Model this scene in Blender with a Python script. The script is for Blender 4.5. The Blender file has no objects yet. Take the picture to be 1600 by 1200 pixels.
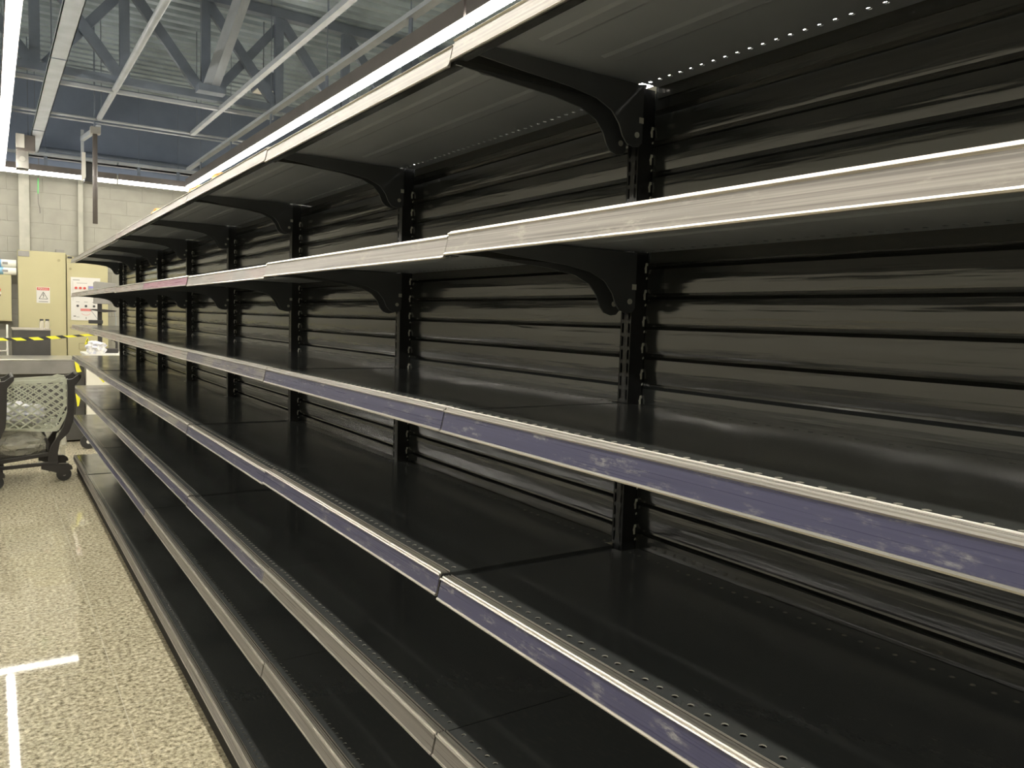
import bpy, bmesh, math, random
from mathutils import Vector, Matrix
C = bpy.context.scene.collection
random.seed(7)
PI = math.pi

# ------------------------------------------------------------------ camera
def cam_axes(yaw, pitch, roll):
    cy, sy, cp, sp = math.cos(yaw), math.sin(yaw), math.cos(pitch), math.sin(pitch)
    fwd = Vector((sy*cp, cy*cp, -sp)); right = Vector((cy, -sy, 0)); up = right.cross(fwd)
    c, s = math.cos(roll), math.sin(roll)
    return c*right + s*up, -s*right + c*up, fwd
cd = bpy.data.cameras.new('camera'); cam = bpy.data.objects.new('camera', cd); C.objects.link(cam)
cd.sensor_width = 36; cd.lens = 1231.1*36/1600; cd.clip_start = 0.02
r_, u_, f_ = cam_axes(.5858, .078, .032)
cam.matrix_world = Matrix(((r_.x, u_.x, -f_.x, 0), (r_.y, u_.y, -f_.y, 0), (r_.z, u_.z, -f_.z, 1.5), (0, 0, 0, 1)))
bpy.context.scene.camera = cam

# ------------------------------------------------------------------ world, exposure
sc = bpy.context.scene
w = bpy.data.worlds.new('world'); sc.world = w; w.use_nodes = True
w.node_tree.nodes['Background'].inputs[0].default_value = (.5, .55, .62, 1)
w.node_tree.nodes['Background'].inputs[1].default_value = 0.02
sc.view_settings.view_transform = 'Standard'; sc.view_settings.look = 'None'
sc.view_settings.gamma = 1; sc.view_settings.use_curve_mapping = False
sc.view_settings.exposure = 0.32
STRIP = 55.0            # radiance of the ceiling light lines

# ------------------------------------------------------------------ materials
class NT:
    def __init__(s, name):
        s.m = bpy.data.materials.new(name); s.m.use_nodes = True
        s.t = s.m.node_tree; s.b = s.t.nodes['Principled BSDF']
    def n(s, kind, **kw):
        nd = s.t.nodes.new(kind)
        for k, v in kw.items(): setattr(nd, k, v)
        return nd
    def l(s, a, b): s.t.links.new(a, b)
    def coord(s, scale=(1, 1, 1), rnd=False, which='Object'):
        tc = s.n('ShaderNodeTexCoord'); mp = s.n('ShaderNodeMapping')
        mp.inputs['Scale'].default_value = scale
        src = tc.outputs[which]
        if rnd:
            oi = s.n('ShaderNodeObjectInfo'); mu = s.n('ShaderNodeMath', operation='MULTIPLY'); mu.inputs[1].default_value = 37.0
            s.l(oi.outputs['Random'], mu.inputs[0])
            va = s.n('ShaderNodeVectorMath', operation='ADD'); s.l(src, va.inputs[0]); s.l(mu.outputs[0], va.inputs[1]); src = va.outputs[0]
        s.l(src, mp.inputs[0]); return mp.outputs[0]
    def noise(s, co, scale=1, detail=3, rough=.5):
        nd = s.n('ShaderNodeTexNoise'); nd.inputs['Scale'].default_value = scale
        nd.inputs['Detail'].default_value = detail; nd.inputs['Roughness'].default_value = rough
        s.l(co, nd.inputs['Vector']); return nd.outputs['Fac']
    def ramp(s, fac, stops):
        r = s.n('ShaderNodeValToRGB'); e = r.color_ramp.elements
        while len(e) < len(stops): e.new(.5)
        for q, (p, c) in zip(e, stops):
            q.position = p; q.color = (c, c, c, 1) if isinstance(c, (int, float)) else (*c, 1)
        s.l(fac, r.inputs[0]); return r.outputs[0]
    def mix(s, fac, a, b):
        m = s.n('ShaderNodeMix', data_type='RGBA')
        if isinstance(fac, (int, float)): m.inputs[0].default_value = fac
        else: s.l(fac, m.inputs[0])
        for i, v in ((6, a), (7, b)):
            if isinstance(v, tuple): m.inputs[i].default_value = (*v, 1)
            else: s.l(v, m.inputs[i])
        return m.outputs[2]
    def mul(s, a, b):
        m = s.n('ShaderNodeMath', operation='MULTIPLY'); s.l(a, m.inputs[0])
        if isinstance(b, (int, float)): m.inputs[1].default_value = b
        else: s.l(b, m.inputs[1])
        return m.outputs[0]
    def bump(s, h, strength=.3, dist=.002):
        b = s.n('ShaderNodeBump'); b.inputs['Strength'].default_value = strength; b.inputs['Distance'].default_value = dist
        s.l(h, b.inputs['Height']); s.l(b.outputs[0], s.b.inputs['Normal'])
    def set(s, **kw):
        for k, v in kw.items():
            i = s.b.inputs[k.replace('_', ' ')]
            if isinstance(v, tuple): v = (*v, 1)
            if isinstance(v, (int, float)) or isinstance(v, tuple): i.default_value = v
            else: s.l(v, i)
        return s.m
M = {}
def simple(name, col, rough=.5, metal=0., var=.12, sc_=6, spec=.5, **kw):
    t = NT(name); f = t.noise(t.coord(), sc_, 4)
    lo = tuple(c*(1-var) for c in col); hi = tuple(min(1, c*(1+var)) for c in col)
    M[name] = t.set(Base_Color=t.ramp(f, [(.3, lo), (.7, hi)]), Roughness=rough, Metallic=metal, Specular_IOR_Level=spec, **kw)
    return M[name]

# glossy black powder-coated sheet
t = NT('black_steel'); f = t.noise(t.coord((3, 1, 3), True), 3, 4); g = t.noise(t.coord((1.5, .8, 9), True), 2.2, 2)
dust = t.noise(t.coord((40, 14, 40), True), 3, 5, .65)
t.bump(g, .35, .004)
M['black_steel'] = t.set(Base_Color=t.mix(t.ramp(dust, [(.5, 0.), (.95, .3)]), (.037, .0395, .039), (.085, .080, .064)),
                         Roughness=t.ramp(f, [(.3, .12), (.75, .24)]), Specular_IOR_Level=.4)
t = NT('black_panel'); f = t.noise(t.coord((3, 1, 3), True), 3, 4); g = t.noise(t.coord((1, 1.6, 26), True), 1.4, 3)
t.bump(g, .5, .004)
M['black_panel'] = t.set(Base_Color=(.022, .0245, .0245), Roughness=t.ramp(f, [(.3, .11), (.75, .21)]), Specular_IOR_Level=1., IOR=1.6)
simple('black_post', (.017, .018, .019), .33)
simple('black_under', (.016, .015, .014), .75, spec=.15)
simple('under_glare', (.33, .36, .405), .42, 0, .05)  # lens glare put into the colour of the shelf undersides
simple('bracket_steel', (.085, .092, .10), .36)  # lightened with the undersides to follow the painted glare
simple('groove_dark', (.025, .022, .018), .85, spec=.1)
simple('hole_rim', (.34, .33, .29), .5)
simple('black_plastic', (.035, .032, .030), .42)
simple('galvanised', (.70, .70, .64), .45, .15)
# bare aluminium edge of the price rails
t = NT('rail_metal'); f = t.noise(t.coord((300, 2.5, 300), True), 1, 3)
M['rail_metal'] = t.set(Base_Color=t.ramp(f, [(.3, (.34, .32, .29)), (.7, (.58, .55, .50))]), Metallic=.85, Roughness=.3)
def film(name, col, smear_col=(.52, .50, .52), amount=.6, metal=0., rough=.3, streak=.18, tint2=None):
    t = NT(name)
    st = t.noise(t.coord((1, 2.2, 420), True), 1, 3)                 # brushed streaks along the rail
    big = t.noise(t.coord((24, 13, 60), True), 1, 5, .65)              # smears and torn film
    fine = t.noise(t.coord((90, 55, 160), True), 1, 5, .7)
    base = t.mix(t.ramp(st, [(.35, 0.), (.68, 1.)]), tuple(c*(1-streak) for c in col), tuple(min(1, c*(1+streak)) for c in col))
    if tint2:
        tn = t.noise(t.coord((2, 3.2, 12), True), 1, 4, .6)
        base = t.mix(t.ramp(tn, [(.44, 0.), (.58, 1.)]), base, tint2)
    mask = t.mul(t.mul(t.ramp(big, [(.53, 0.), (.66, 1.)]), t.ramp(fine, [(.45, 0.), (.60, 1.)])), amount)
    M[name] = t.set(Base_Color=t.mix(mask, base, smear_col), Roughness=t.ramp(st, [(.3, rough*.8), (.7, rough*1.3)]), Metallic=metal)
film('film_sheen', (.275, .255, .235), (.46, .43, .375), .6, .3, .34, .3)  # upper rails: white sheen of the light lines put into the colour
film('film_violet', (.050, .050, .098), (.27, .265, .27), .8, streak=.1)
film('film_violet_pale', (.085, .08, .115), (.28, .265, .25), .9, streak=.07, tint2=(.19, .178, .17))  # violet of farther rails, lightened by a grazing reflection put in
film('film_grey', (.13, .12, .112), (.2, .185, .175), .4)
film('film_pink', (.30, .13, .19), (.4, .32, .32), .8, tint2=(.26, .10, .17))
film('film_cream', (.24, .225, .215), (.40, .37, .34), .7, streak=.07, tint2=(.28, .225, .21))  # far rails: cream grazing reflection put into the colour

# floor: speckled granite tiles
t = NT('granite_floor'); co = t.coord()
v = t.n('ShaderNodeTexVoronoi'); v.inputs['Scale'].default_value = 120; t.l(co, v.inputs['Vector'])
n1 = t.noise(co, 52, 5, .68); n2 = t.noise(co, 2.0, 3)
sp = t.ramp(n1, [(.36, (.20, .175, .115)), (.45, (.44, .39, .28)), (.54, (.64, .575, .41)), (.66, (.88, .82, .62))])
cell = t.ramp(v.outputs['Color'], [(.25, (.62, .60, .54)), (.6, (1., 1., 1.))])
mm = t.n('ShaderNodeMix', data_type='RGBA', blend_type='MULTIPLY'); mm.inputs[0].default_value = .6; t.l(sp, mm.inputs[6]); t.l(cell, mm.inputs[7])
m2 = t.n('ShaderNodeMix', data_type='RGBA', blend_type='MULTIPLY'); m2.inputs[0].default_value = .35; t.l(mm.outputs[2], m2.inputs[6]); t.l(t.ramp(n2, [(.3, .72), (.7, 1.)]), m2.inputs[7])
br = t.n('ShaderNodeTexBrick'); br.offset = 0; t.l(t.coord((1, 1, 1)), br.inputs['Vector'])
for k, q in (('Scale', 1), ('Mortar Size', .0022), ('Mortar Smooth', .2), ('Brick Width', .4), ('Row Height', .4)): br.inputs[k].default_value = q
t.b.inputs['IOR'].default_value = 1.58
M['floor'] = t.set(Base_Color=t.mix(t.mul(br.outputs['Fac'], .45), m2.outputs[2], (.72, .68, .56)), Roughness=t.ramp(n1, [(.3, .025), (.8, .05)]), Specular_IOR_Level=.5)
# painted concrete block wall
t = NT('block_wall'); mp = t.coord((1, 1, 1)); sx = t.n('ShaderNodeSeparateXYZ'); cx = t.n('ShaderNodeCombineXYZ')
t.l(mp, sx.inputs[0]); ad = t.n('ShaderNodeMath', operation='ADD'); t.l(sx.outputs[0], ad.inputs[0]); t.l(sx.outputs[1], ad.inputs[1])
t.l(ad.outputs[0], cx.inputs[0]); t.l(sx.outputs[2], cx.inputs[1])
br = t.n('ShaderNodeTexBrick'); t.l(cx.outputs[0], br.inputs['Vector'])
for k, q in (('Scale', 1), ('Mortar Size', .006), ('Mortar Smooth', .6), ('Brick Width', .4), ('Row Height', .2)): br.inputs[k].default_value = q
nz = t.noise(mp, 5, 5)
inv = t.n('ShaderNodeMath', operation='SUBTRACT'); inv.inputs[0].default_value = 1; t.l(br.outputs['Fac'], inv.inputs[1])
t.bump(inv.outputs[0], .6, .006)
M['wall'] = t.set(Base_Color=t.mix(t.mul(br.outputs['Fac'], .3), t.ramp(nz, [(.3, (.33, .32, .275)), (.7, (.39, .38, .325))]), (.30, .285, .24)), Roughness=.7)
simple('dark_wall', (.18, .22, .31), .6, var=.05)
simple('deck', (.33, .40, .47), .33, .45, .25, 3)
simple('truss', (.15, .18, .235), .55)
simple('conduit', (.34, .37, .41), .45)
simple('trunking', (.44, .43, .365), .5)
simple('cabinet_beige', (.52, .475, .275), .42, 0, .04, 2)
simple('cabinet_edge', (.36, .32, .18), .5)
simple('white_plate', (.72, .70, .66), .4, 0, .03)
simple('red', (.62, .08, .06), .4); simple('red_soft', (.68, .22, .2), .4)
simple('screen_violet', (.30, .24, .72), .3)
simple('ink', (.05, .05, .05), .5); simple('grey_metal', (.30, .29, .27), .35, .3)
simple('steel', (.62, .60, .56), .28, .8); simple('counter_dark', (.075, .072, .065), .5)
simple('counter_grey', (.23, .22, .205), .4)
simple('box_dark', (.07, .066, .06), .5); simple('box_top', (.46, .42, .37), .5)
simple('yellow', (.85, .80, .05), .45, 0, .05); simple('tape_black', (.03, .03, .03), .45)
simple('white_paint', (.80, .78, .68), .45, 0, .04)
simple('basket', (.56, .575, .46), .4); simple('green_wire', (.12, .62, .16), .4)
simple('orange_card', (.80, .42, .12), .5, 0, .3, 40)
simple('roll_white', (.85, .84, .76), .4, 0, .04); simple('roll_blue', (.22, .42, .58), .4)
simple('pole_brown', (.13, .115, .11), .4); simple('floor_skirt', (.55, .52, .42), .5)
t = NT('bag_white'); n = t.noise(t.coord(), 25, 4); t.bump(n, .8, .01)
M['bag_white'] = t.set(Base_Color=t.ramp(n, [(.35, (.55, .56, .66)), (.6, (.88, .87, .84))]), Roughness=.3)
t = NT('clear_film'); n = t.noise(t.coord(), 16, 3); t.bump(n, 1, .02)
M['clear_film'] = t.set(Base_Color=(.62, .61, .52), Roughness=.12, Alpha=.42, Specular_IOR_Level=.8)
t = NT('clear_glass')
M['clear_glass'] = t.set(Base_Color=(.8, .76, .70), Roughness=.08, Alpha=.35)
t = NT('light_diffuser')
M['light'] = t.set(Base_Color=(.9, .9, .9), Emission_Color=(1., .95, .84), Emission_Strength=STRIP)
t = NT('light_soft')
M['light_soft'] = t.set(Base_Color=(.9, .9, .9), Emission_Color=(1., .96, .88), Emission_Strength=STRIP*.14)

# ------------------------------------------------------------------ mesh helpers
class MB:
    def __init__(s): s.v = []; s.f = []; s.mi = []
    def add(s, vs, fs, mi=0):
        o = len(s.v); s.v += [tuple(p) for p in vs]; s.f += [tuple(i+o for i in f) for f in fs]; s.mi += [mi]*len(fs)
    def box(s, x0, x1, y0, y1, z0, z1, mi=0):
        s.add([(x0, y0, z0), (x1, y0, z0), (x1, y1, z0), (x0, y1, z0), (x0, y0, z1), (x1, y0, z1), (x1, y1, z1), (x0, y1, z1)],
              [(0, 3, 2, 1), (4, 5, 6, 7), (0, 1, 5, 4), (1, 2, 6, 5), (2, 3, 7, 6), (3, 0, 4, 7)], mi)
    def prism(s, poly, a0, a1, axis='y', mi=0):
        # poly in the plane across axis: axis y -> (x,z), x -> (y,z), z -> (x,y)
        def P(p, a): return {'y': (p[0], a, p[1]), 'x': (a, p[0], p[1]), 'z': (p[0], p[1], a)}[axis]
        n = len(poly); vs = [P(p, a0) for p in poly] + [P(p, a1) for p in poly]
        fs = [tuple(range(n)), tuple(range(2*n-1, n-1, -1))] + [(i, i+n, (i+1) % n + n, (i+1) % n) for i in range(n)]
        s.add(vs, fs, mi)
    def bar(s, a, b, w, h, mi=0, up=(0, 0, 1)):
        a, b = Vector(a), Vector(b); d = (b-a).normalized(); u = Vector(up)
        if abs(d.dot(u)) > .98: u = Vector((0, 1, 0))
        sd = d.cross(u).normalized(); u2 = sd.cross(d).normalized()
        vs = [e + sd*i*w/2 + u2*j*h/2 for e in (a, b) for i, j in ((-1, -1), (1, -1), (1, 1), (-1, 1))]
        s.add(vs, [(0, 1, 2, 3), (7, 6, 5, 4)] + [(i, i+4, (i+1) % 4 + 4, (i+1) % 4) for i in range(4)], mi)
    def tube(s, pts, r, n=10, mi=0, cap=True):
        pts = [Vector(p) for p in pts]; rs = r if isinstance(r, (list, tuple)) else [r]*len(pts); o = len(s.v); ref = None; rings = []
        for i, p in enumerate(pts):
            d = (pts[min(i+1, len(pts)-1)] - pts[max(i-1, 0)]).normalized()
            if ref is None: ref = Vector((0, 0, 1)) if abs(d.z) < .9 else Vector((1, 0, 0))
            a = d.cross(ref).normalized(); b = d.cross(a).normalized(); ref = b.cross(d)*1.0 if False else ref
            rings.append([p + a*math.cos(2*PI*k/n)*rs[i] + b*math.sin(2*PI*k/n)*rs[i] for k in range(n)])
        vs = [q for rg in rings for q in rg]; fs = []
        for i in range(len(pts)-1):
            for k in range(n): fs.append((i*n+k, i*n+(k+1) % n, (i+1)*n+(k+1) % n, (i+1)*n+k))
        if cap: fs += [tuple(range(n-1, -1, -1)), tuple((len(pts)-1)*n+k for k in range(n))]
        s.add(vs, fs, mi)
    def cyl(s, c, r, h, axis='z', n=24, mi=0):
        d = {'x': Vector((1, 0, 0)), 'y': Vector((0, 1, 0)), 'z': Vector((0, 0, 1))}[axis]*h/2
        s.tube([Vector(c)-d, Vector(c)+d], r, n, mi)
    def build(s, name, mats, parent=None, origin=(0, 0, 0), bevel=0, smooth=False, loc=None, fixn=True):
        me = bpy.data.meshes.new(name); o = Vector(origin)
        me.from_pydata([Vector(p)-o for p in s.v], [], s.f)
        for m in (mats if isinstance(mats, (list, tuple)) else [mats]): me.materials.append(M[m] if isinstance(m, str) else m)
        for p, i in zip(me.polygons, s.mi): p.material_index = i; p.use_smooth = smooth
        if fixn:
            bm = bmesh.new(); bm.from_mesh(me); bmesh.ops.recalc_face_normals(bm, faces=bm.faces); bm.to_mesh(me); bm.free()
        me.update(); ob = bpy.data.objects.new(name, me); C.objects.link(ob)
        if parent: ob.parent = parent; ob.location = loc if loc is not None else (0, 0, 0)
        else: ob.location = loc if loc is not None else origin
        if bevel:
            b = ob.modifiers.new('bevel', 'BEVEL'); b.width = bevel; b.segments = 2; b.limit_method = 'ANGLE'
        return ob
def tag(o, label=None, cat=None, group=None, kind=None):
    if label: o['label'] = label
    if cat: o['category'] = cat
    if group: o['group'] = group
    if kind: o['kind'] = kind
    return o
def empty(name, loc, label, cat, group=None):
    o = bpy.data.objects.new(name, None); C.objects.link(o); o.location = loc; o.empty_display_size = .1
    return tag(o, label, cat, group)
def struct(name, mb, m, **kw): return tag(mb.build(name, m, **kw), kind='structure')
def kids(o): return [c for c in bpy.data.objects if c.parent == o]
def copy_tree(o, parent=None):
    c = o.copy(); C.objects.link(c); c.parent = parent
    for k in ch_of.get(o.name, None) or kids(o): copy_tree(k, c)
    return c
ch_of = {}
def lump(name, c, size, m, parent=None, seed=1, sub=3, amp=.25, origin=None, **kw):
    import bmesh
    bm = bmesh.new(); bmesh.ops.create_icosphere(bm, subdivisions=sub, radius=1); rnd = random.Random(seed)
    ph = [rnd.uniform(0, 6) for _ in range(9)]
    for v in bm.verts:
        p = v.co
        k = 1 + amp*(math.sin(p.x*5+ph[0])*math.sin(p.y*6+ph[1])*1.0 + .6*math.sin(p.z*9+ph[2]+3*p.x) + .5*math.sin(p.y*13+ph[3])*math.sin(p.x*11+ph[4])) + rnd.uniform(-.3, .3)*amp
        v.co = Vector((p.x*k*size[0], p.y*k*size[1], max(-.75, p.z)*k*size[2]))
    zmin = min(v.co.z for v in bm.verts)
    for v in bm.verts:
        if v.co.z < zmin + size[2]*.25: v.co.z = zmin
        v.co.z -= zmin
    me = bpy.data.meshes.new(name); bm.to_mesh(me); bm.free(); me.materials.append(M[m])
    ob = bpy.data.objects.new(name, me); C.objects.link(ob)
    if parent: ob.parent = parent
    ob.location = c; return ob
def text_mesh(txt, size, m, name, parent, loc, rot=(PI/2, 0, 0)):
    cu = bpy.data.curves.new('t', 'FONT'); cu.body = txt; cu.size = size; cu.extrude = .0006; cu.align_x = 'CENTER'; cu.align_y = 'CENTER'
    to = bpy.data.objects.new('t', cu); C.objects.link(to)
    bpy.context.view_layer.update()
    me = bpy.data.meshes.new_from_object(to.evaluated_get(bpy.context.evaluated_depsgraph_get()))
    bpy.data.objects.remove(to); me.materials.clear(); me.materials.append(M[m])
    o = bpy.data.objects.new(name, me); C.objects.link(o); o.parent = parent; o.location = loc; o.rotation_euler = rot
    return o

# ------------------------------------------------------------------ the room
XL, XR, YB, YF, ZC = -4.6, 6.6, -3.6, 12.2, 4.5
b = MB(); b.box(XL-.2, XR+.2, YB-.2, YF+.2, -.1, 0); struct('floor', b, 'floor')
b = MB(); b.box(XL-.2, XR+.2, YF, YF+.2, 0, 3.34); struct('wall_far', b, 'wall')
b = MB(); b.box(XL-.2, XR+.2, YF, YF+.2, 3.34, 4.75); struct('wall_far_upper', b, 'dark_wall')
b = MB(); b.box(XL-.2, XL, YB, YF, 0, 4.75); struct('wall_left', b, 'wall')
b = MB(); b.box(XR, XR+.2, YB, YF, 0, 4.75); struct('wall_right', b, 'wall')
b = MB(); b.box(XL-.2, XR+.2, YB-.2, YB, 0, 4.75); struct('wall_back', b, 'wall')
b = MB(); y = YB                                                     # trapezoid roof deck, ribs running across
while y < YF:
    for (a0, z0, a1, z1) in ((0, 0, .08, 0), (.08, 0, .105, .055), (.105, .055, .175, .055), (.175, .055, .2, 0)):
        b.add([(XL, y+a0, ZC+z0), (XR, y+a0, ZC+z0), (XR, y+a1, ZC+z1), (XL, y+a1, ZC+z1)], [(0, 1, 2, 3)])
    y += .2
b.box(XL-.2, XR+.2, YB-.2, YF+.2, 4.62, 4.75)
struct('ceiling', b, 'deck')
b = MB(); b.box(.33, .45, 12.14, 12.2, 0, 3.34); struct('trim_1', b, 'trunking', bevel=.004)
b = MB(); b.box(1.006, 1.066, 12.15, 12.2, 0, 3.34); struct('trim_2', b, 'trunking', bevel=.004)
b = MB(); b.box(XL, XR, 12.17, 12.2, 0, .09); struct('baseboard_far', b, 'floor_skirt')

# ------------------------------------------------------------------ ceiling fixtures
def light_line(axis, a0, a1, c, label, zz=3.16, w=.06, m='light', h=.02):
    mid = (a0+a1)/2; loc = (c, mid, zz) if axis == 'y' else (mid, c, zz)
    e = empty('linear_light', loc, label, 'ceiling light', 'linear lights hung over the aisles')
    def bx(b, u0, u1, z0, z1, s0=a0, s1=a1, mi=0):
        if axis == 'y': b.box(c+u0, c+u1, s0, s1, z0, z1, mi)
        else: b.box(s0, s1, c+u0, c+u1, z0, z1, mi)
    b = MB(); bx(b, -w/2, w/2, zz, zz+h); b.build('diffuser', m, e, loc)
    b = MB(); bx(b, -.04, .04, zz+h, zz+.12); b.build('housing', 'pole_brown', e, loc)
    b = MB(); bx(b, -.03, .03, zz+.24, zz+.27)
    b.build('support_rail', 'conduit', e, loc)
    n = max(2, int((a1-a0)/1.3))
    for i in range(n):
        s = a0 + (a1-a0)*(i+.5)/n
        b = MB(); bx(b, -.006, .006, zz+.13, zz+.24, s-.02, s+.02); bx(b, -.003, .003, zz+.26, ZC, s-.003, s+.003)
        b.build('hanger', 'truss', e, loc)
    return e
light_line('y', -3.4, 11.45, .14, 'bright white light line running along the aisle at top left of the photo', w=.068)
light_line('x', -3.4, 1.42, 11.72, 'left half of the thin light line in front of the block wall', m='light_soft', h=.045)
light_line('x', 1.44, 2.42, 11.70, 'short right end of the light line along the block wall, meeting the shelf top', m='light_soft', h=.045)
light_line('y', 3.95, 11.45, 2.26, 'far section of the light line showing just above the top shelf edge')
light_line('y', -3.4, 3.93, 2.263, 'near section of the light line above the top shelf edge', zz=3.163)
light_line('y', -3.4, 11.45, 3.825, 'light line over the next aisle, seen only through the shelf holes')

for xx, lab in ((-2.6, 'unseen light line added near the left wall to brighten the room'),):
    light_line('y', -3.4, 11.45, xx, lab)  # out-of-view line added to raise the floor and room light
e = empty('cable_tray', (.48, 5, 3.42), 'wide flat grey tray running along the ceiling at upper left', 'cable tray')
b = MB(); b.box(.418, .534, -3.4, 11.66, 3.42, 3.43); b.box(.418, .424, -3.4, 11.66, 3.42, 3.46); b.box(.528, .534, -3.4, 11.66, 3.42, 3.46)
b.build('tray', 'conduit', e, (.48, 5, 3.42))
for yy in (4.2, 7.2, 10.2):
    b = MB(); b.box(.414, .538, yy-.005, yy+.005, 3.415, 3.463); b.build('tray_joint', 'truss', e, (.48, 5, 3.42))
for yy in (2, 5, 8, 11):
    b = MB(); b.box(.47, .48, yy-.01, yy+.01, 3.43, ZC); b.build('hanger', 'truss', e, (.48, 5, 3.42))

def truss(Y, label):
    e = empty('roof_truss', (1.7, Y, 3.5), label, 'roof truss', 'steel roof trusses')
    o = (1.7, Y, 3.5)
    b = MB(); b.box(XL, XR, Y-.04, Y+.04, 3.50, 3.57); b.build('bottom_chord', 'truss', e, o)
    b = MB(); b.box(XL, XR, Y-.05, Y+.05, 4.40, 4.49); b.build('top_chord', 'truss', e, o)
    xs = [1.04+.69*i for i in range(-8, 8)]
    for i, x in enumerate(xs):
        b = MB(); b.box(x-.04, x+.04, Y-.03, Y+.03, 3.57, 4.40); b.build('vertical_web', 'truss', e, o)
        if i < len(xs)-1:
            b = MB(); b.bar((x+.03, Y, 4.38), (xs[i+1]-.04, Y, 3.58), .05, .09)
            if i % 2: b.bar((x+.08, Y+.05, 3.58), (xs[i+1]+.05, Y+.05, 4.40), .04, .08)
            b.build('diagonal_web', 'truss', e, o)
truss(8.0, 'dark steel truss with crossed webs crossing under the roof deck at top left')
e = empty('roof_girder', (1.9, 7.2, 3.6), 'pale grey steel girder strut crossing behind the ceiling pipes', 'girder')
b = MB(); b.bar((1.72, 7.75, 3.55), (1.98, 7.45, 4.48), .11, .09); b.build('strut', 'conduit', e, (1.9, 7.2, 3.6))
b = MB(); b.box(1.60, 1.84, 7.66, 7.80, 3.50, 3.56); b.build('foot_plate', 'truss', e, (1.9, 7.2, 3.6))

def pipe(pts, r, label, m='conduit', name='ceiling_pipe'):
    b = MB(); b.tube(pts, r, 10); o = b.build(name, m, origin=pts[0], smooth=True); tag(o, label, 'pipe', None); return o
b = MB(); b.box(-.3, 2.42, 8.15, 8.20, 3.465, 3.495)
tag(b.build('ceiling_rail', 'conduit', origin=(-.3, 8.17, 3.465)), 'longest pale grey rail crossing the ceiling in front of the dark upper wall', 'rail')
pipe([(-.3, 9.48, 3.48), (2.5, 9.48, 3.48)], .014, 'thin grey conduit, nearer of the two beyond the pale ceiling rail')
pipe([(-.3, 9.66, 3.48), (2.55, 9.66, 3.48)], .010, 'thin grey conduit, farther of the two beyond the pale ceiling rail')
pipe([(.3, 12.15, 3.56), (2.7, 12.15, 3.56)], .03, 'dark pipe low on the upper wall just above the grey tray', 'truss')
b = MB(); b.box(1.885, 1.93, 3.0, 9.46, 3.455, 3.495)
tag(b.build('ceiling_rail', 'conduit', origin=(1.9, 6.2, 3.455)), 'square grey rail running away along the ceiling beside the small lamp box', 'rail')
pipe([(.968, 3.5, 3.49), (.985, 9.45, 3.49)], .027, 'round grey pipe running away along the ceiling between tray and square rail')
for xx in (.98, 1.9):
    for yy in (5.2, 9.2):
        b = MB(); b.box(xx-.004, xx+.004, yy-.004, yy+.004, 3.49, ZC); tag(b.build('drop_rod', 'truss', origin=(xx, yy, 3.49)), ('near' if yy < 7 else 'far')+' thin drop rod holding the '+('round pipe' if xx < 1.5 else 'square rail')+' under the ceiling', 'rod', 'drop rods of the ceiling pipes')
b = MB(); b.box(.3, 2.5, 11.85, 11.97, 3.40, 3.43); b.box(.3, 2.5, 11.85, 11.856, 3.40, 3.47); b.box(.3, 2.5, 11.964, 11.97, 3.40, 3.47)
tag(b.build('wall_tray', 'conduit', origin=(.3, 11.9, 3.4)), 'grey tray along the top of the block wall behind the light line', 'cable tray')
b = MB(); b.box(2.30, 2.50, 8.35, 8.55, 3.80, 3.98); b.box(2.31, 2.49, 8.36, 8.54, 3.79, 3.80, 1); b.box(2.395, 2.405, 8.445, 8.455, 3.98, 4.51)
tag(b.build('junction_box', ['truss', 'white_plate'], origin=(2.4, 8.45, 3.8), bevel=.004), 'small dark box with pale underside hanging near the right ceiling pipe', 'electrical box')
# hanging tube with its ceiling box
e = empty('hanging_tube', (.945, 9.5, 2.4), 'dark round tube hanging down in front of the block wall', 'hanging tube')
b = MB(); b.tube([(.945, 9.5, 2.40), (.95, 9.5, 3.34)], .024, 16); b.build('tube', 'pole_brown', e, (.945, 9.5, 2.4), smooth=True)
b = MB(); b.box(.905, 1.0, 9.45, 9.55, 3.33, 3.40); b.build('ceiling_clamp', 'grey_metal', e, (.945, 9.5, 2.4), bevel=.004)
b = MB(); b.box(.94, .955, 9.49, 9.51, 3.40, ZC); b.build('rod', 'truss', e, (.945, 9.5, 2.4))
# box on a drop bracket beside the tube
e = empty('ceiling_speaker', (.96, 10.5, 2.96), 'black box with white edge hung from the ceiling left of the hanging tube', 'speaker')
o = (.96, 10.5, 2.96)
b = MB(); b.prism([(.93, 2.96), (1.03, 2.955), (1.03, 3.16), (.945, 3.18), (.945, 3.02)], 10.40, 10.58, 'y'); b.build('cabinet', 'tape_black', e, o, bevel=.004)
b = MB(); b.prism([(.895, 2.96), (.905, 2.95), (.94, 3.0), (.94, 3.28), (.905, 3.28)], 10.38, 10.40, 'y'); b.build('front_edge', 'white_plate', e, o)
b = MB(); b.bar((.92, 10.5, 3.2), (.92, 10.5, 3.55), .03, .03); b.bar((.92, 10.5, 3.45), (1.0, 9.62, 3.43), .04, .05); b.build('bracket', 'conduit', e, o)
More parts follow.
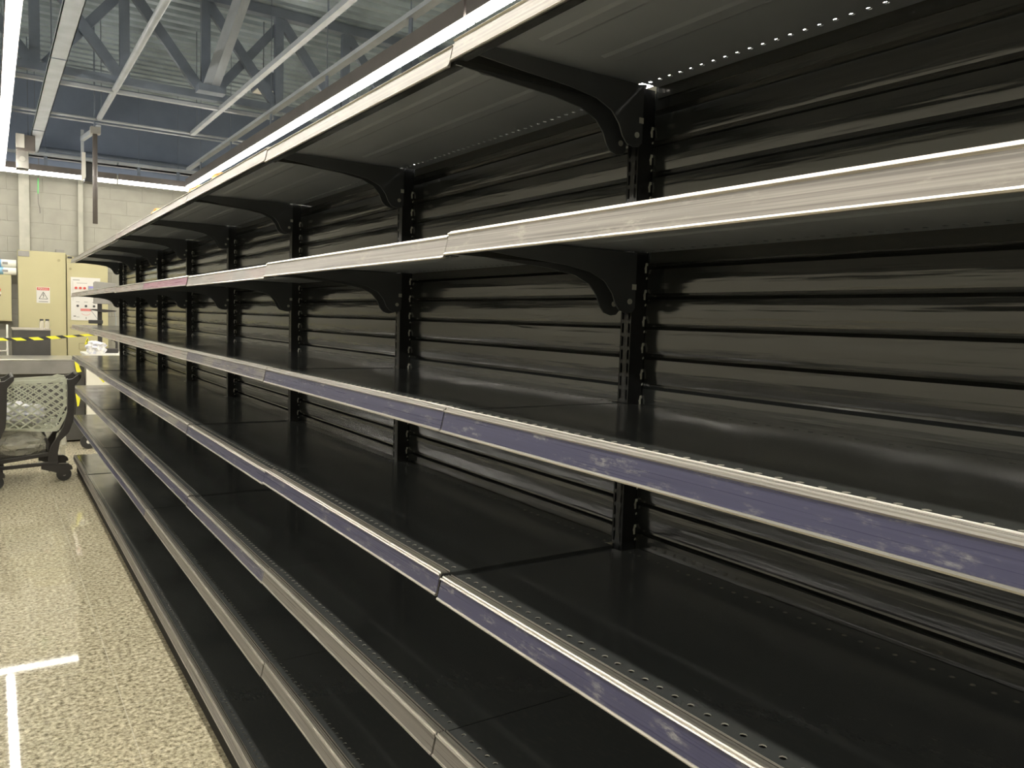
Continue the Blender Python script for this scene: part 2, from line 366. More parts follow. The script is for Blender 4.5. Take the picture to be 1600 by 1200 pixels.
# emergency lamp at far left
e = empty('emergency_lamp', (.36, 10.5, 3.1), 'small box lamp with white face on a bracket at far left under the ceiling', 'emergency light')
o = (.36, 10.5, 3.1)
b = MB(); b.box(.27, .455, 10.50, 10.68, 3.24, 3.41); b.build('body', 'pole_brown', e, o, bevel=.008)
b = MB(); b.box(.268, .352, 10.485, 10.50, 3.262, 3.415); b.build('lens', 'white_plate', e, o, bevel=.006)
b = MB(); b.box(.27, .39, 10.56, 10.57, 3.04, 3.24); b.box(.27, .39, 10.56, 10.70, 3.04, 3.05); b.build('bracket', 'grey_metal', e, o)
b = MB(); b.cyl((.33, 10.555, 3.15), .03, .01, 'y', 16); b.build('knob', 'steel', e, o)
b = MB(); b.bar((.39, 10.6, 3.41), (.39, 10.6, 4.5), .012, .012); b.build('rod', 'truss', e, o)
# loose wire
e = empty('dangling_wire', (.556, 12.1, 2.72), 'thin wire with green sleeve dangling on the block wall', 'wire')
o = (.556, 12.1, 2.72)
b = MB(); b.tube([(.55, 11.96, 3.41), (.553, 12.0, 3.30), (.553, 12.1, 3.22), (.549, 12.1, 3.16)], .004, 6); b.tube([(.545, 12.1, 2.98), (.548, 12.1, 2.85), (.562, 12.1, 2.79), (.566, 12.1, 2.72)], .004, 6); b.build('bare_end', 'pole_brown', e, o)
b = MB(); b.tube([(.549, 12.1, 3.17), (.547, 12.1, 3.06), (.545, 12.1, 2.97)], .007, 6); b.build('green_sleeve', 'green_wire', e, o)

# ------------------------------------------------------------------ gondola shelving run
XF, XP = .614, 1.035                      # rail face and back panel plane
ZB = [1.8998, 1.5982, 1.3170, 1.0393, .7656, .4976, .1275]   # bottom edge of each price rail, top shelf first
PITCH = .025
def perforated(b, x0, x1, y0, y1, xc, r, z1, z0, rim):
    n = int(round((y1-y0)/PITCH)); K = 8
    for (z, flip) in ((z1, False), (z0, True)):
        for i in range(n):
            ya, yb = y0+i*PITCH, y0+(i+1)*PITCH; yc = (ya+yb)/2
            out = [(x1, yc), (x1, yb), (xc, yb), (x0, yb), (x0, yc), (x0, ya), (xc, ya), (x1, ya)]
            inn = [(xc+r*math.cos(PI/4*k), yc+r*math.sin(PI/4*k)) for k in range(K)]
            vs = [(p[0], p[1], z) for p in out+inn]
            fs = [(k, (k+1) % K, K+(k+1) % K, K+k) for k in range(K)]
            if flip: fs = [f[::-1] for f in fs]
            b.add(vs, fs)
    for i in range(n):
        yc = y0+(i+.5)*PITCH
        inn = [(xc+r*math.cos(PI/4*k), yc+r*math.sin(PI/4*k)) for k in range(K)]
        b.add([(p[0], p[1], z1) for p in inn]+[(p[0], p[1], z0) for p in inn], [(k, (k+1) % K, K+(k+1) % K, K+k) for k in range(K)], rim)
def under_slot(b):                         # faces looking down take the paler colour with lens glare painted in
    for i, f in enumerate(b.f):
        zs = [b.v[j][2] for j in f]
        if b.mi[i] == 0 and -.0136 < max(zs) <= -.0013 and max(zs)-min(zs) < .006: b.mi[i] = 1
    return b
ORG = (.82, .5)
def loc_fix(b):                            # bay-local mesh coordinates
    b.v = [(p[0]-ORG[0], p[1]-ORG[1], p[2]) for p in b.v]; return b
def shelf_mesh():
    b = MB(); T = .0014
    b.box(.620, .645, .002, .998, -T, 0); b.box(.665, .990, .002, .998, -T, 0)
    perforated(b, .645, .665, .0125, .9875, .655, .0042, 0, -T, 2)
    b.box(.645, .665, .002, .0125, -T, 0); b.box(.645, .665, .9875, .998, -T, 0)
    perforated(b, .990, 1.010, .0125+.0125, .975, 1.0, .0042, 0, -T, 0)
    b.box(1.010, 1.033, .025, .975, -T, 0)
    b.box(.620, .6215, .002, .998, -.030, -T)                      # front fold
    b.box(.620, .636, .002, .998, -.0315, -.030)
    for y in (.002, .9965): b.box(.6215, .990, y, y+.0015, -.028, -T)
    b.box(1.0315, 1.033, .025, .975, -.022, -T)
    for x in (.735, .86):                                          # stiffening channels under the board
        b.prism([(x-.020, -T), (x-.012, -.0035), (x+.012, -.0035), (x+.020, -T)], .09, .91)
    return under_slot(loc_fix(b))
def rail_mesh():
    b = MB(); z = -.036
    y0, y1 = .002, .998
    # metal body: top hook plate with three ridges, slanted face plate, bottom bead
    b.prism([(0.63549, .0004), (0.63549, .0028), (0.63463, .0032), (0.63377, .0008), (0.63076, .0008), (0.63007, .0028), (0.62844, .0030), (0.62784, .0010), (0.62680, .0010), (0.62612, .0028),
             (0.62302, .0029), (0.62242, .0010), (0.62130, .0010), (0.62061, .0030), (0.61872, .0028), (0.61752, .0010),
             (.6170, -.002), (.6106, -.0315), (.6080, -.0318), (.6068, -.0338), (.6076, -.0358), (.6100, -.0364), (.6126, -.0350), (.6126, -.0310), (.6190, -.001), (.6192, .0004)], y0, y1)
    for g0, g1 in ((.6309, .6337), (.6269, .6278), (.6214, .6223)): b.box(g0, g1, y0, y1, .0006, .00125, 2)   # dark strips: dirt plus the grooves' dark reflections painted in
    b.prism([(.6172, -.0010), (.6146, .0002), (.6134, -.0016), (.6156, -.0042)], y0, y1)   # lip above the film
    b.prism([(.6164, -.0040), (.6153, -.0040), (.6094, -.0316), (.6106, -.0316)], y0+.0005, y1-.0005, mi=1)   # label film
    return loc_fix(b)
def bracket_mesh(yc):
    b = MB()
    poly = [(.645, -.004), (.645, -.022), (.74, -.030), (.83, -.036), (.89, -.045), (.925, -.060), (.943, -.080), (.952, -.100), (.962, -.111), (.978, -.116), (.992, -.114), (.999, -.106), (.999, -.004)]
    b.prism(poly, yc-.0015, yc+.0015)
    b.cyl((.985, yc, -.094), .0052, .007, 'y', 10, 1); b.box(.990, .9995, yc-.0028, yc+.0028, -.072, -.062, 1)
    return loc_fix(b)
def panel_mesh():
    b = MB(); z = .16; P = .0562; prof = []
    while z < 1.925:
        for i in range(5): prof.append((XP-.0012*math.sin(PI*i/4), z+.001+i*.0102))
        prof += [(XP+.007, z+.0475), (XP+.008, z+.0520), (XP+.0005, z+.0535)]
        z += P
    y0, y1 = .017, .983; n = len(prof)
    b.add([(x, y0, zz) for x, zz in prof]+[(x, y1, zz) for x, zz in prof], [(i, i+1, n+i+1, n+i) for i in range(n-1)])
    b.box(XP+.009, XP+.016, .0, 1.0, .02, 1.93)
    b.box(XP-.0005, XP+.009, y0-.002, y0, .16, 1.93); b.box(XP-.0005, XP+.009, y1, y1+.002, .16, 1.93)
    return loc_fix(b)
def post_mesh():
    b = MB(); x0, x1 = 1.0, 1.034; ya, yb = .985, 1.015
    ys = [.985, .9885, .9945, 1.0055, 1.0115, 1.015]; z = 0.03
    while z < 1.93:                                                # front face with two columns of slots
        for i in range(5):
            if i in (1, 3): b.add([(x0, ys[i], z), (x0, ys[i+1], z), (x0, ys[i+1], z+.007), (x0, ys[i], z+.007)], [(0, 1, 2, 3)])
            else: b.add([(x0, ys[i], z), (x0, ys[i+1], z), (x0, ys[i+1], z+.025), (x0, ys[i], z+.025)], [(0, 1, 2, 3)])
        z += .025
    b.box(x0, x1, ya, ya+.0015, 0, 1.935); b.box(x0, x1, yb-.0015, yb, 0, 1.935); b.box(x1-.002, x1, ya, yb, 0, 1.935)
    b.box(x0, x0+.0015, ya, yb, 0, .03); b.box(x0+.004, x0+.006, ya+.0015, yb-.0015, 0.03, 1.935)
    z = .20
    while z < 1.90:                                                # pale plates, light coming through side holes painted on, one every 5 cm
        for s in (0, 1):
            y0, y1 = (ya-.0012, ya) if s == 0 else (yb, yb+.0012)
            lit_hole = [(1.0338, z+.019), (1.0290, z+.019), (1.0275, z+.012), (1.0262, z+.009), (1.0275, z+.005), (1.0278, z), (1.0312, z), (1.0312, z+.013), (1.0338, z+.014)]
            b.prism([(p[0]+.0002, p[1]) for p in lit_hole], y0, y1, 'y', 1)
            b.prism([(1.031, z-.009), (1.0338, z-.007), (1.0338, z-.011), (1.0312, z-.012)], y0, y1, 'y', 1)
        z += .05
    return loc_fix(b)
rail_kind = {}                               # (bay, level) -> film, as seen in the photo
for k in range(-1, 8):
    for s in range(7):
        if s < 2: v = 'film_sheen'
        elif s in (2, 3): v = 'film_violet' if k <= (1 if s == 2 else 2) else 'film_violet_pale'
        elif s == 4: v = 'film_grey' if k <= 1 else ('film_violet' if k <= 3 else 'film_violet_pale')
        elif s == 5: v = 'film_grey' if k <= 3 else 'film_violet'
        else: v = 'film_grey'
        if s == 2 and k >= 3: v = 'film_cream'
        rail_kind[k, s] = v
rail_kind[3, 1] = 'film_pink'; rail_kind[4, 1] = 'film_cream'; rail_kind[2, 1] = 'film_violet_pale'; rail_kind[2, 1] = 'film_cream'
rail_kind[5, 1] = 'film_cream'; rail_kind[6, 1] = 'film_cream'; rail_kind[7, 1] = 'film_cream'; rail_kind[4, 0] = 'film_cream'; rail_kind[2, 2] = 'film_violet_pale'
shm = shelf_mesh(); shm_me = None; railmesh = {}
LBL = {-1: 'black shelving bay beside the photographer, just past the right edge of the photo',
       0: 'nearest black shelving bay at right, its wide rails running off the frame',
       1: 'second black shelving bay from the right, with a seam in its rails at mid-picture',
       2: 'third black shelving bay from the right, its second rail pale cream',
       3: 'black shelving bay with the pink-stained second price rail',
       4: 'black shelving bay just beyond the pink-stained price rail',
       5: 'black shelving bay two beyond the pink-stained price rail, third from the far end',
       6: 'black shelving bay next to the last one at the far end',
       7: 'last black shelving bay at the far end, behind the shopping carts'}
mesh_cache = {}
def part(name, key, mb_fn, mats, parent, loc, bevel=0):
    if key not in mesh_cache:
        o = mb_fn().build(name, mats, parent, loc=loc, bevel=0); mesh_cache[key] = o.data; return o
    o = bpy.data.objects.new(name, mesh_cache[key]); C.objects.link(o); o.parent = parent; o.location = loc; return o
rnd = random.Random(3)
for k in range(-1, 8):
    Y0 = .125 + k
    bay = empty('shelving_bay', (ORG[0], Y0+ORG[1], 0), LBL[k], 'shelving', 'black shelving bays of the long empty run')
    part('back_panel', 'panel', panel_mesh, 'black_panel', bay, (0, 0, 0))
    part('upright_post', 'post', post_mesh, ['black_post', 'galvanised'], bay, (0, 0, 0))
    if k == -1:
        part('upright_post', 'post', post_mesh, ['black_post', 'galvanised'], bay, (0, -1, 0))
    def kick():
        b = MB(); b.box(.640, .652, .002, .998, .012, .128); b.box(.652, 1.03, .01, .02, .012, .128); b.box(.652, 1.03, .98, .99, .012, .128)
        return loc_fix(b)
    part('kick_plate', 'kick', kick, 'black_under', bay, (0, 0, 0))
    for yy in (.06, .94):
        def foot():
            b = MB(); b.cyl((.665, yy, .008), .014, .016, 'z', 12); return loc_fix(b)
        part('foot', ('foot', yy), foot, 'galvanised', bay, (0, 0, 0))
    for s in range(7):
        dz = rnd.uniform(-.0022, .0022)
        if s == 0 and k == 0: dz = .0035
        if s == 0 and k == 1: dz = -.004
        if s == 1 and k <= 0: dz = .004
        if s == 1 and k == 2: dz = -.005
        if s == 3 and k == 0: dz = -.002
        if k == 1 and s == 3: dz = .003
        sh = part('shelf', 'shelf', shelf_mesh, ['black_steel', 'under_glare', 'hole_rim'], bay, (0, 0, ZB[s]+.0370+dz))
        kind = rail_kind[k, s]
        rl = part('price_rail', 'rail_'+kind, rail_mesh, ['rail_metal', kind, 'groove_dark'], sh, (rnd.uniform(-.001, .001), rnd.uniform(-.001, .001), 0))
        if kind == 'film_pink': rl['label'] = 'price rail with pink-stained film'
        if s < 6:
            part('bracket', 'br0', lambda: bracket_mesh(.022), ['bracket_steel', 'galvanised'], sh, (0, 0, 0))
            part('bracket', 'br1', lambda: bracket_mesh(.978), ['bracket_steel', 'galvanised'], sh, (0, 0, 0))

# orange scraps lying on the top shelf edge
for i, (yy, sx, lab) in enumerate(((4.05, .11, 'orange packet on the top shelf, farthest of the three'), (3.22, .10, 'orange packet on the top shelf, middle of the three'), (2.86, .07, 'orange packet on the top shelf, nearest of the three'))):
    o = lump('orange_packet', (.67, yy, 1.9385), (.028, sx, .022), 'orange_card', seed=10+i, amp=.12)
    tag(o, lab, 'packet', 'orange packets on the top shelf')

# ------------------------------------------------------------------ electrical cabinets on the far wall
e = empty('electrical_cabinet', (.578, 12, 0), 'tall beige electrical cabinet with a red-topped warning sign', 'electrical cabinet')
o = (.578, 12, 0)
b = MB(); b.box(.305, .845, 12.01, 12.135, .1, 2.225); b.build('body', 'cabinet_beige', e, o, bevel=.004)
d = MB(); d.box(.308, .842, 11.99, 12.01, .11, 2.222); door = d.build('door', 'cabinet_beige', e, o, bevel=.005)
b = MB(); b.cyl((.765, 11.985, 2.12), .017, .012, 'y', 16); b.cyl((.765, 11.985, 1.10), .017, .012, 'y', 16); b.build('door_lock', 'cabinet_edge', door, o)
b = MB(); b.box(.31, .435, 11.984, 11.99, 2.145, 2.215); b.build('name_plate', 'grey_metal', door, o)
b = MB(); b.box(.73, .83, 12.02, 12.12, 2.225, 2.262); b.build('cable_gland', 'grey_metal', e, o)
b = MB(); b.box(.506, .658, 11.984, 11.99, 1.557, 1.763); sgn = b.build('warning_sign', 'white_plate', e, o)
b = MB(); b.box(.513, .651, 11.981, 11.984, 1.722, 1.757); b.build('sign_header', 'red', sgn, o)
b = MB()
for p, q in (((.535, 1.61), (.631, 1.61)), ((.631, 1.61), (.583, 1.70)), ((.583, 1.70), (.535, 1.61)), ((.588, 1.682), (.576, 1.655)), ((.576, 1.655), (.590, 1.655)), ((.590, 1.655), (.580, 1.622))):
    b.bar((p[0], 11.982, p[1]), (q[0], 11.982, q[1]), .006, .003, up=(0, 1, 0))
b.box(.53, .635, 11.982, 11.984, 1.572, 1.578); b.build('sign_symbol', 'ink', sgn, o)
text_mesh('PERIGO', .034, 'white_plate', 'sign_lettering', sgn, (.582-.578, 11.980-12, 1.739))

e = empty('electrical_cabinet', (1.1, 12, 0), 'beige electrical cabinet with a white control panel of red buttons', 'electrical cabinet')
o = (1.1, 12, 0)
b = MB(); b.box(.855, 1.335, 12.01, 12.135, .1, 2.085); b.build('body', 'cabinet_beige', e, o, bevel=.004)
d = MB(); d.box(.852, 1.338, 11.99, 12.01, .1, 2.185-.095); d.box(.852, .86, 11.99, 12.01, .1, 2.09); door = d.build('door', 'cabinet_beige', e, o, bevel=.005)
b = MB(); b.prism([(.852, 2.08), (1.338, 2.08), (1.338, 2.06), (.852, 2.20)], 11.995, 12.13); b.build('sloped_top', 'cabinet_beige', e, o)
b = MB(); b.box(.862, .915, 11.983, 11.99, 2.155, 2.18); b.build('name_plate', 'ink', e, o)
b = MB(); b.cyl((.895, 11.985, 2.02), .015, .012, 'y', 16); b.cyl((.895, 11.985, 1.245), .015, .012, 'y', 16); b.build('door_lock', 'cabinet_edge', door, o)
b = MB(); b.box(.897, 1.245, 11.982, 11.99, 1.345, 1.913); cp = b.build('control_panel', 'white_plate', e, o)
for x in (.957, 1.008, 1.058):
    b = MB(); b.cyl((x, 11.976, 1.772), .0165, .016, 'y', 16); b.build('red_button', 'red', cp, o)
b = MB(); b.box(1.098, 1.185, 11.976, 11.982, 1.752, 1.805); b.box(1.112, 1.18, 11.974, 11.976, 1.78, 1.795, 1); b.build('display', ['conduit', 'screen_violet'], cp, o)
for x in (.975, 1.072, 1.168):
    b = MB(); b.cyl((x, 11.976, 1.535), .0155, .016, 'y', 16); b.build('selector_switch', 'ink', cp, o)
    b = MB(); b.box(x-.02, x+.02, 11.980, 11.982, 1.585, 1.592); b.build('switch_caption', 'grey_metal', cp, o)
b = MB(); b.box(1.008, 1.138, 11.979, 11.982, 1.468, 1.500); b.build('red_caption', 'red_soft', cp, o)
b = MB()
for i in range(8):
    a0, a1 = PI+.35+i*.3, PI+.35+(i+1)*.3; b.bar((1.072+.055*math.cos(a0), 11.981, 1.45+.035*math.sin(a0)), (1.072+.055*math.cos(a1), 11.981, 1.45+.035*math.sin(a1)), .004, .002, up=(0, 1, 0))
b.build('arc_mark', 'red_soft', cp, o)
b = MB(); b.box(.92, 1.0, 11.980, 11.982, 1.872, 1.882); b.box(.965, 1.09, 11.980, 11.982, 1.835, 1.841); b.box(.925, .955, 11.980, 11.982, 1.39, 1.405); b.box(.96, .995, 11.980, 11.982, 1.385, 1.391)
b.box(1.068, 1.078, 11.980, 11.982, 1.36, 1.39); b.box(.92, .922, 11.980, 11.982, 1.6, 1.86, 0); b.box(.92, 1.2, 11.980, 11.982, 1.695, 1.697); b.build('printed_lines', 'grey_metal', cp, o)
b = MB()
for bx_ in ((.985, 1.195, 1.035, 1.042), (.985, 1.195, .955, .962), (.985, .992, .955, 1.042), (1.188, 1.195, .955, 1.042)): b.box(bx_[0], bx_[1], 11.983, 11.99, bx_[2], bx_[3])
b.build('document_holder', 'cabinet_edge', e, o)
b = MB(); b.prism([(1.05, 1.02), (1.12, 1.035), (1.085, 1.125)], 11.980, 11.983); ys = b.build('hazard_sticker', 'yellow', e, o)
b = MB(); b.bar((1.092, 11.979, 1.095), (1.075, 11.979, 1.06), .008, .002, up=(0, 1, 0)); b.bar((1.075, 11.979, 1.06), (1.095, 11.979, 1.06), .006, .002, up=(0, 1, 0)); b.bar((1.095, 11.979, 1.06), (1.08, 11.979, 1.03), .008, .002, up=(0, 1, 0))
b.build('bolt_mark', 'ink', ys, o)

e = empty('electrical_cabinet', (-.1, 12, 1.3), 'small beige wall box at the left edge, white rolls lying on top', 'electrical cabinet')
o = (-.1, 12, 1.3)
b = MB(); b.box(-.42, .233, 12.0, 12.2, 1.31, 1.90); b.build('body', 'cabinet_beige', e, o, bevel=.004)
b = MB(); b.cyl((.10, 11.992, 1.705), .02, .018, 'y', 16); b.build('red_button', 'red', e, o)
b = MB(); b.cyl((.10, 11.992, 1.635), .016, .018, 'y', 16); b.build('switch', 'ink', e, o)
b = MB(); b.box(.06, .125, 11.99, 12, 1.655, 1.675); b.build('caption_plate', 'white_plate', e, o)
for i, (zc, yc, lab) in enumerate(((1.949, 12.055, 'lower white roll with blue print, lying on the small beige wall box'), (2.047, 12.06, 'upper white roll with blue print, lying on another roll'))):
    e = empty('paper_roll', (0, yc, zc), lab, 'roll', 'white rolls on the small beige box')
    b = MB(); b.cyl((-.02, yc, zc), .049, .62, 'x', 20); b.build('roll', 'roll_white', e, (0, yc, zc), smooth=False)
    b = MB(); b.cyl((.07-.02*i, yc, zc), .0497, .16, 'x', 20); b.build('blue_band', 'roll_blue', e, (0, yc, zc))
    b = MB(); b.box(.14, .20, yc-.052, yc-.0485, zc-.015, zc+.015); b.build('print', 'grey_metal', e, (0, yc, zc))

# dark cabinet with jars
e = empty('dark_cabinet', (.41, 11.3, 0), 'charcoal box-shaped cabinet behind the striped tape', 'cabinet')
o = (.41, 11.3, 0)
b = MB(); b.box(.222, .605, 11.0, 11.62, 0, 1.225); b.build('body', 'box_dark', e, o, bevel=.004)
b = MB(); b.box(.215, .612, 10.99, 11.75, 1.225, 1.24); b.build('top', 'box_top', e, o)
for x, lab in ((.515, 'clear jar with black lid on the charcoal cabinet, left one'), (.573, 'clear jar with black lid on the charcoal cabinet, right one')):
    e = empty('jar', (x, 11.03, 1.24), lab, 'jar', 'clear jars on the charcoal cabinet')
    b = MB(); b.tube([(x, 11.03, 1.2405), (x, 11.03, 1.325), (x, 11.03, 1.34)], [.026, .026, .018], 16); b.build('glass', 'clear_glass', e, (x, 11.03, 1.24), smooth=True)
    b = MB(); b.cyl((x, 11.03, 1.35), .020, .02, 'z', 16); b.build('lid', 'ink', e, (x, 11.03, 1.24))
# pale frame stand at far left
b = MB()
b.tube([(.17, 11.3, 0), (.17, 11.3, 1.28)], .011, 8); b.tube([(.172, 11.3, 1.0), (.155, 11.3, .96), (-.3, 11.3, .945)], .012, 8); b.tube([(-.3, 11.3, 0), (-.3, 11.3, 1.28), (.17, 11.3, 1.28)], .011, 8)
tag(b.build('tube_stand', 'white_paint', origin=(0, 11.3, 0), smooth=True), 'pale thin tube stand at the left edge under the small wall box', 'stand')

# barrier tape
e = empty('barrier_tape', (.4, 10.85, 1.1), 'yellow and black striped barrier tape stretched before the cabinets', 'barrier tape')
o = (.4, 10.85, 1.1)
pts = [(-3.1, 1.05), (-.4, 1.10), (.09, 1.118), (.2, 1.118), (.47, 1.13), (.64, 1.148), (.735, 1.157), (1.13, 1.196), (1.6, 1.23), (6.4, 1.3)]
def tp(x):
    x = min(x, 6.39)
    for (a, za), (c_, zc) in zip(pts, pts[1:]):
        if a <= x <= c_: return za+(zc-za)*(x-a)/(c_-a)
b = MB(); x = -3.1; i = 0
while x < 6.2:
    h = .016 if x < .7 else .010
    for mi, (u, wv) in ((0, (0, .10)), (1, (.10, .075))):
        xa, xb = x+u, x+u+wv
        b.add([(xa+.03, 10.85, tp(xa)-h), (xb+.03, 10.85, tp(xb)-h), (xb-.03, 10.85, tp(xb)+h), (xa-.03, 10.85, tp(xa)+h)], [(0, 1, 2, 3)], mi)
    x += .175
tape = b.build('tape', ['yellow', 'tape_black'], e, o)
sm = tape.modifiers.new('thick', 'SOLIDIFY'); sm.thickness = .001

# ------------------------------------------------------------------ checkout counter and rolling counter
e = empty('checkout_counter', (-.3, 10.4, 0), 'long dark checkout counter with brushed metal top band behind the carts', 'checkout counter')
o = (-.3, 10.4, 0)
b = MB(); b.box(-2.2, .865, 10.05, 10.75, .02, .79); b.build('body', 'counter_dark', e, o, bevel=.004)
b = MB(); b.box(-2.25, .785, 9.96, 10.05, .775, .92); b.build('bumper', 'counter_grey', e, o, bevel=.006)
b = MB(); b.box(-2.25, .80, 9.955, 10.8, .92, .936); b.build('worktop', 'steel', e, o, bevel=.003)
b = MB(); b.box(.787, .873, 10.0, 10.06, .30, .86); b.build('end_plate', 'box_dark', e, o)
e = empty('yellow_tape_strap', (.79, 9.93, .5), 'yellow tape end hanging on the corner of the dark checkout counter', 'tape')
o = (.79, 9.93, .5)
b = MB(); b.prism([(.770, .925), (.795, .925), (.84, .80), (.79, .79)], 9.935, 9.938); b.build('upper_strip', 'yellow', e, o)
b = MB(); b.prism([(.788, .79), (.80, .79), (.79, .57), (.78, .57)], 9.936, 9.938); b.build('fold', 'tape_black', e, o)
b = MB(); b.prism([(.775, .58), (.81, .55), (.825, .50), (.81, .42), (.795, .41)], 9.935, 9.938); b.build('lower_strip', 'yellow', e, o)

e = empty('rolling_counter', (1.3, 10.1, 0), 'beige rolling counter with white top and black wheel beyond the shelf end', 'counter')
o = (1.3, 10.1, 0)
b = MB(); b.box(.885, 1.95, 9.92, 10.45, .09, .975); b.build('body', 'white_paint', e, o, bevel=.004)
b = MB(); b.box(.875, 2.0, 9.85, 10.5, .975, 1.0); b.build('top', 'white_plate', e, o, bevel=.003)
b = MB(); b.bar((.95, 9.917, .83), (1.06, 9.917, .68), .018, .002, up=(0, 1, 0)); b.build('yellow_strip', 'yellow', e, o)
for x, y in ((.86, 9.5), (1.85, 9.98)):
    wq = MB(); wq.cyl((x, y, .078), .078, .04, 'y', 28); wh = wq.build('wheel', 'tape_black', e, o, bevel=.008)
    b = MB(); b.cyl((x, y-.024, .078), .02, .012, 'y', 16); b.build('hub', 'white_plate', wh, o)
    b = MB(); b.bar((x, y, .09), (x+.08, max(y, 9.9), .17), .03, .03); b.build('wheel_fork', 'tape_black', e, o)
o_ = lump('plastic_bag', (.985, 9.95, 1.0), (.10, .08, .075), 'bag_white', seed=4, amp=.2); tag(o_, 'crumpled white plastic bag on the white counter top', 'bag')
# point of sale stand
e = empty('register_stand', (1.06, 10.0, 1.0), 'black pole stand carrying a monitor and keyboard on the white counter', 'cash register')
o = (1.06, 10.2, 1.0); e.location = o
b = MB(); b.box(1.03, 1.075, 10.18, 10.22, 1.03, 1.62); b.build('pole', 'black_plastic', e, o, bevel=.004)
b = MB(); b.box(.985, 1.235, 10.12, 10.3, 1.0, 1.05); b.build('base', 'black_plastic', e, o, bevel=.01)
b = MB(); b.prism([(.985, 1.56), (1.17, 1.56), (1.215, 1.60), (1.215, 1.80), (1.0, 1.815), (.985, 1.80)], 10.15, 10.18); b.build('monitor', 'grey_metal', e, o, bevel=.006)
b = MB(); b.prism([(.95, 1.49), (1.09, 1.465), (1.20, 1.478), (1.22, 1.487), (1.09, 1.50), (.97, 1.50)], 10.08, 10.26); b.build('keyboard_tray', 'black_plastic', e, o)
b = MB(); b.box(.935, 1.075, 10.10, 10.2, 1.335, 1.375); b.build('card_reader', 'tape_black', e, o, bevel=.006)
b = MB(); b.tube([(1.225, 10.2, 1.04), (1.225, 10.2, 1.12), (1.20, 10.2, 1.15), (1.17, 10.2, 1.155)], .014, 8); b.build('hook', 'black_plastic', e, o)
b = MB(); b.tube([(1.2, 10.2, 1.49), (1.22, 10.2, 1.40), (1.215, 10.2, 1.2), (1.225, 10.2, 1.1)], .004, 6); b.tube([(.96, 10.2, 1.49), (1.0, 10.2, 1.43), (1.04, 10.2, 1.37)], .003, 6); b.build('cable', 'conduit', e, o)

# ------------------------------------------------------------------ shopping carts
def clip_line(p, d, poly):
    ts = []
    n = len(poly)
    for i in range(n):
        a, c = poly[i], poly[(i+1) % n]; ex, ez = c[0]-a[0], c[1]-a[1]; den = d[0]*ez - d[1]*ex
        if abs(den) < 1e-9: continue
        t_ = ((a[0]-p[0])*ez - (a[1]-p[1])*ex)/den; u = ((a[0]-p[0])*d[1] - (a[1]-p[1])*d[0])/den
        if 0 <= u <= 1: ts.append(t_)
    ts.sort(); return [(ts[i], ts[i+1]) for i in range(0, len(ts)-1, 2)]
def lattice(b, poly, to3, pitch=.052, w=.011, th=.008, slope=.75):
    xs = [p[0] for p in poly]; zs = [p[1] for p in poly]
    for sg in (1, -1):
        d = Vector((1, sg*slope)).normalized(); nrm = (-d[1], d[0])
        cs = [q[0]*nrm[0]+q[1]*nrm[1] for q in poly]; c = min(cs)+pitch/2
        while c < max(cs):
            p = (nrm[0]*c, nrm[1]*c)
            for t0, t1 in clip_line(p, d, poly):
                A = to3(p[0]+d[0]*t0, p[1]+d[1]*t0); B = to3(p[0]+d[0]*t1, p[1]+d[1]*t1)
                if (Vector(A)-Vector(B)).length > .01: b.bar(A, B, w, th, up=to3.n)
            c += pitch
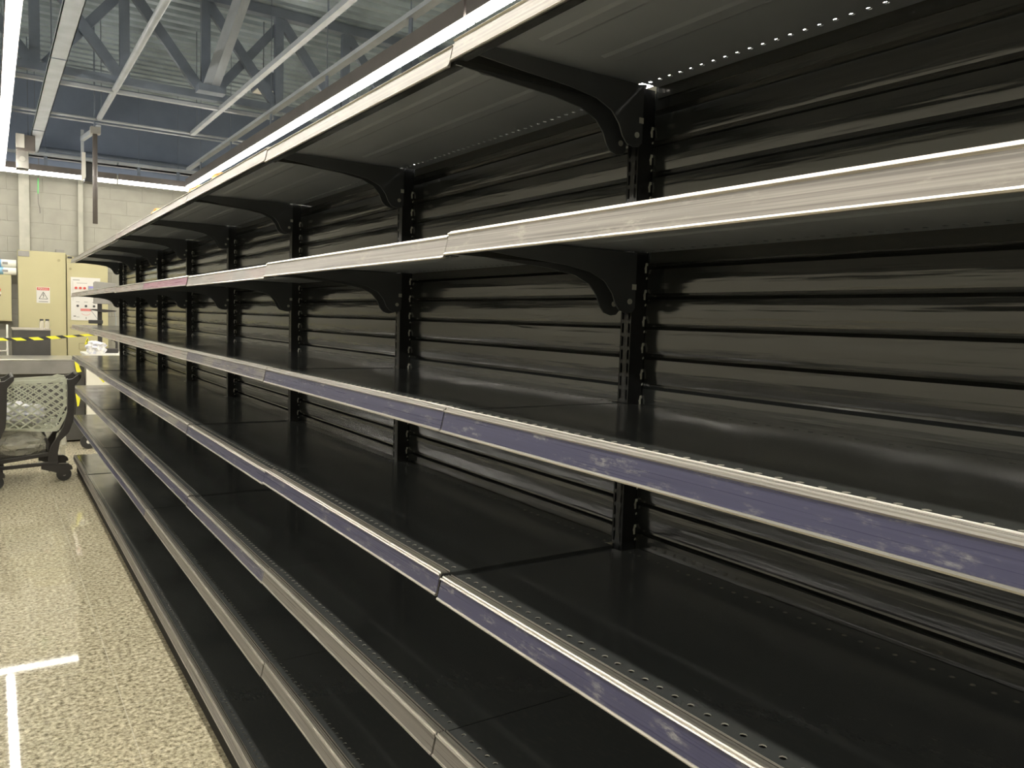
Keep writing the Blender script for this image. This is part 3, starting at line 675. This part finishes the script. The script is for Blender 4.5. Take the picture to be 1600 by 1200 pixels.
def make_cart():
    O = (.15, 8.03, 0)
    e = empty('shopping_cart', O, 'grey-green lattice plastic shopping cart with black frame, standing at the shelf end', 'shopping cart', 'shopping carts')
    YN, YFar = 7.80, 8.26
    side = [(.398, .09), (.398, .24), (.42, .31), (.475, .40), (.515, .48), (.545, .6), (.548, .8), (.545, .885), (.590, .892), (.632, .925), (.652, .930),
            (.655, .895), (.632, .865), (.606, .83), (.600, .62), (.590, .51), (.555, .42), (.490, .35), (.472, .25), (.478, .09)]
    for y in (YN, YFar):
        b = MB(); b.prism(side, y-.014, y+.014); b.build('side_frame', 'black_plastic', e, O, bevel=.005)
        b = MB(); b.bar((.40, y, .24), (-.35, y, .14), .03, .032); b.bar((.47, y, .16), (-.35, y, .12), .03, .03)
        b.prism([(.40, .26), (.37, .38), (.39, .385), (.41, .33)], y-.012, y+.012)
        b.build('chassis_rail', 'black_plastic', e, O, bevel=.004)
        for x, dx in ((.515, 1), (-.28, 1)):
            b = MB(); b.prism([(x-.17, .115), (x-.17, .15), (x+.03, .15), (x+.062, .125), (x+.066, .10), (x+.03, .09), (x+.03, .06), (x-.045, .04), (x-.06, .08)], y-.026, y-.020)
            b.prism([(x-.17, .115), (x-.17, .15), (x+.03, .15), (x+.062, .125), (x+.066, .10), (x+.03, .09), (x+.03, .06), (x-.045, .04), (x-.06, .08)], y+.020, y+.026)
            b.box(x-.17, x+.03, y-.026, y+.026, .145, .152); b.build('caster_fork', 'black_plastic', e, O)
            b = MB(); b.cyl((x, y, .058), .058, .032, 'y', 24); wh = b.build('wheel', 'tape_black', e, O, bevel=.006)
            b = MB(); b.cyl((x, y, .058), .014, .05, 'y', 12); b.build('hub', 'grey_metal', wh, O)
    b = MB(); b.tube([(.642, YN-.01, .912), (.642, YFar+.01, .912)], .015, 14); b.build('handle', 'black_plastic', e, O, smooth=True)
    # basket
    xr0, xr1, xl = .560, .475, -.24
    sp = [(xl, .835), (.42, .868), (.555, .875), (.558, .62), (.475, .44), (.40, .435), (xl+.12, .47)]
    b = MB()
    for yt, yb in ((YN+.02, YN+.06), (YFar-.02, YFar-.06)):
        def to3(x, z, yt=yt, yb=yb):
            k = (.88-z)/.44; tap = .10*(.56-x)/.8
            s_ = 1 if yt < 8 else -1
            return (x, yt+(yb-yt)*k + s_*tap, z)
        to3.n = (0, 1, 0)
        lattice(b, sp, to3)
        for p, q in zip(sp, sp[1:]+sp[:1]): b.bar(to3(*p), to3(*q), .030 if p[1] > .6 and q[1] > .6 and abs(p[1]-q[1]) < .1 else .022, .02, up=(0, 1, 0))
        b.bar(to3(xl+.08, .815), to3(.54, .845), .008, .014, up=(0, 1, 0))
        top = [(.42, .868), (.50, .90), (.555, .885), (.545, .86)]
        b.prism(top, to3(.5, .87)[1]-.01, to3(.5, .87)[1]+.01)
    b.build('basket', 'basket', e, O)
    b = MB()
    for i in range(9):
        y = YN+.09+i*(YFar-YN-.18)/8; b.bar((.47, y, .44), (xl+.12, y, .47), .012, .008)
    for i in range(14):
        x = xl+.14+i*.045; b.bar((x, YN+.075, .455), (x, YFar-.075, .455), .008, .008)
    b.build('basket_floor', 'basket', e, O)
    def tof(y, z): return (xl+.12*(.835-z)/.365, y, z)
    tof.n = (1, 0, 0); b = MB(); fp = [(YN+.12, .83), (YFar-.12, .83), (YFar-.15, .47), (YN+.15, .47)]
    lattice(b, fp, tof); 
    for p, q in zip(fp, fp[1:]+fp[:1]): b.bar(tof(*p), tof(*q), .02, .02)
    b.build('front_lattice', 'basket', e, O)
    b = MB()
    for i in range(7):
        y = YN+.04+i*(YFar-YN-.08)/6; b.bar((.39, y, .235), (-.33, y, .145), .01, .008)
    b.build('lower_rack', 'black_plastic', e, O)
    return e
cart = make_cart()
cart2 = copy_tree(cart); cart2.location = Vector(cart.location) + Vector((-.50, -.19, 0))
cart2['label'] = 'shopping cart cut off by the left edge, ahead of the other cart'
o_ = lump('plastic_bag', (.19, 8.03, .49), (.20, .13, .09), 'bag_white', seed=8, amp=.16); tag(o_, 'crumpled white bag inside the basket of the right shopping cart', 'bag')
o_ = lump('plastic_wrap', (.21, 8.02, .225), (.19, .17, .11), 'clear_film', seed=21, amp=.10); tag(o_, 'clear plastic wrap bundle on the lower rack of the shopping cart', 'plastic wrap')
o_ = lump('plastic_sheet', (.47, 8.75, 0.0), (.12, .18, .20), 'clear_film', seed=33, amp=.2); tag(o_, 'crumpled clear plastic sheet on the floor behind the shopping cart', 'plastic sheet')
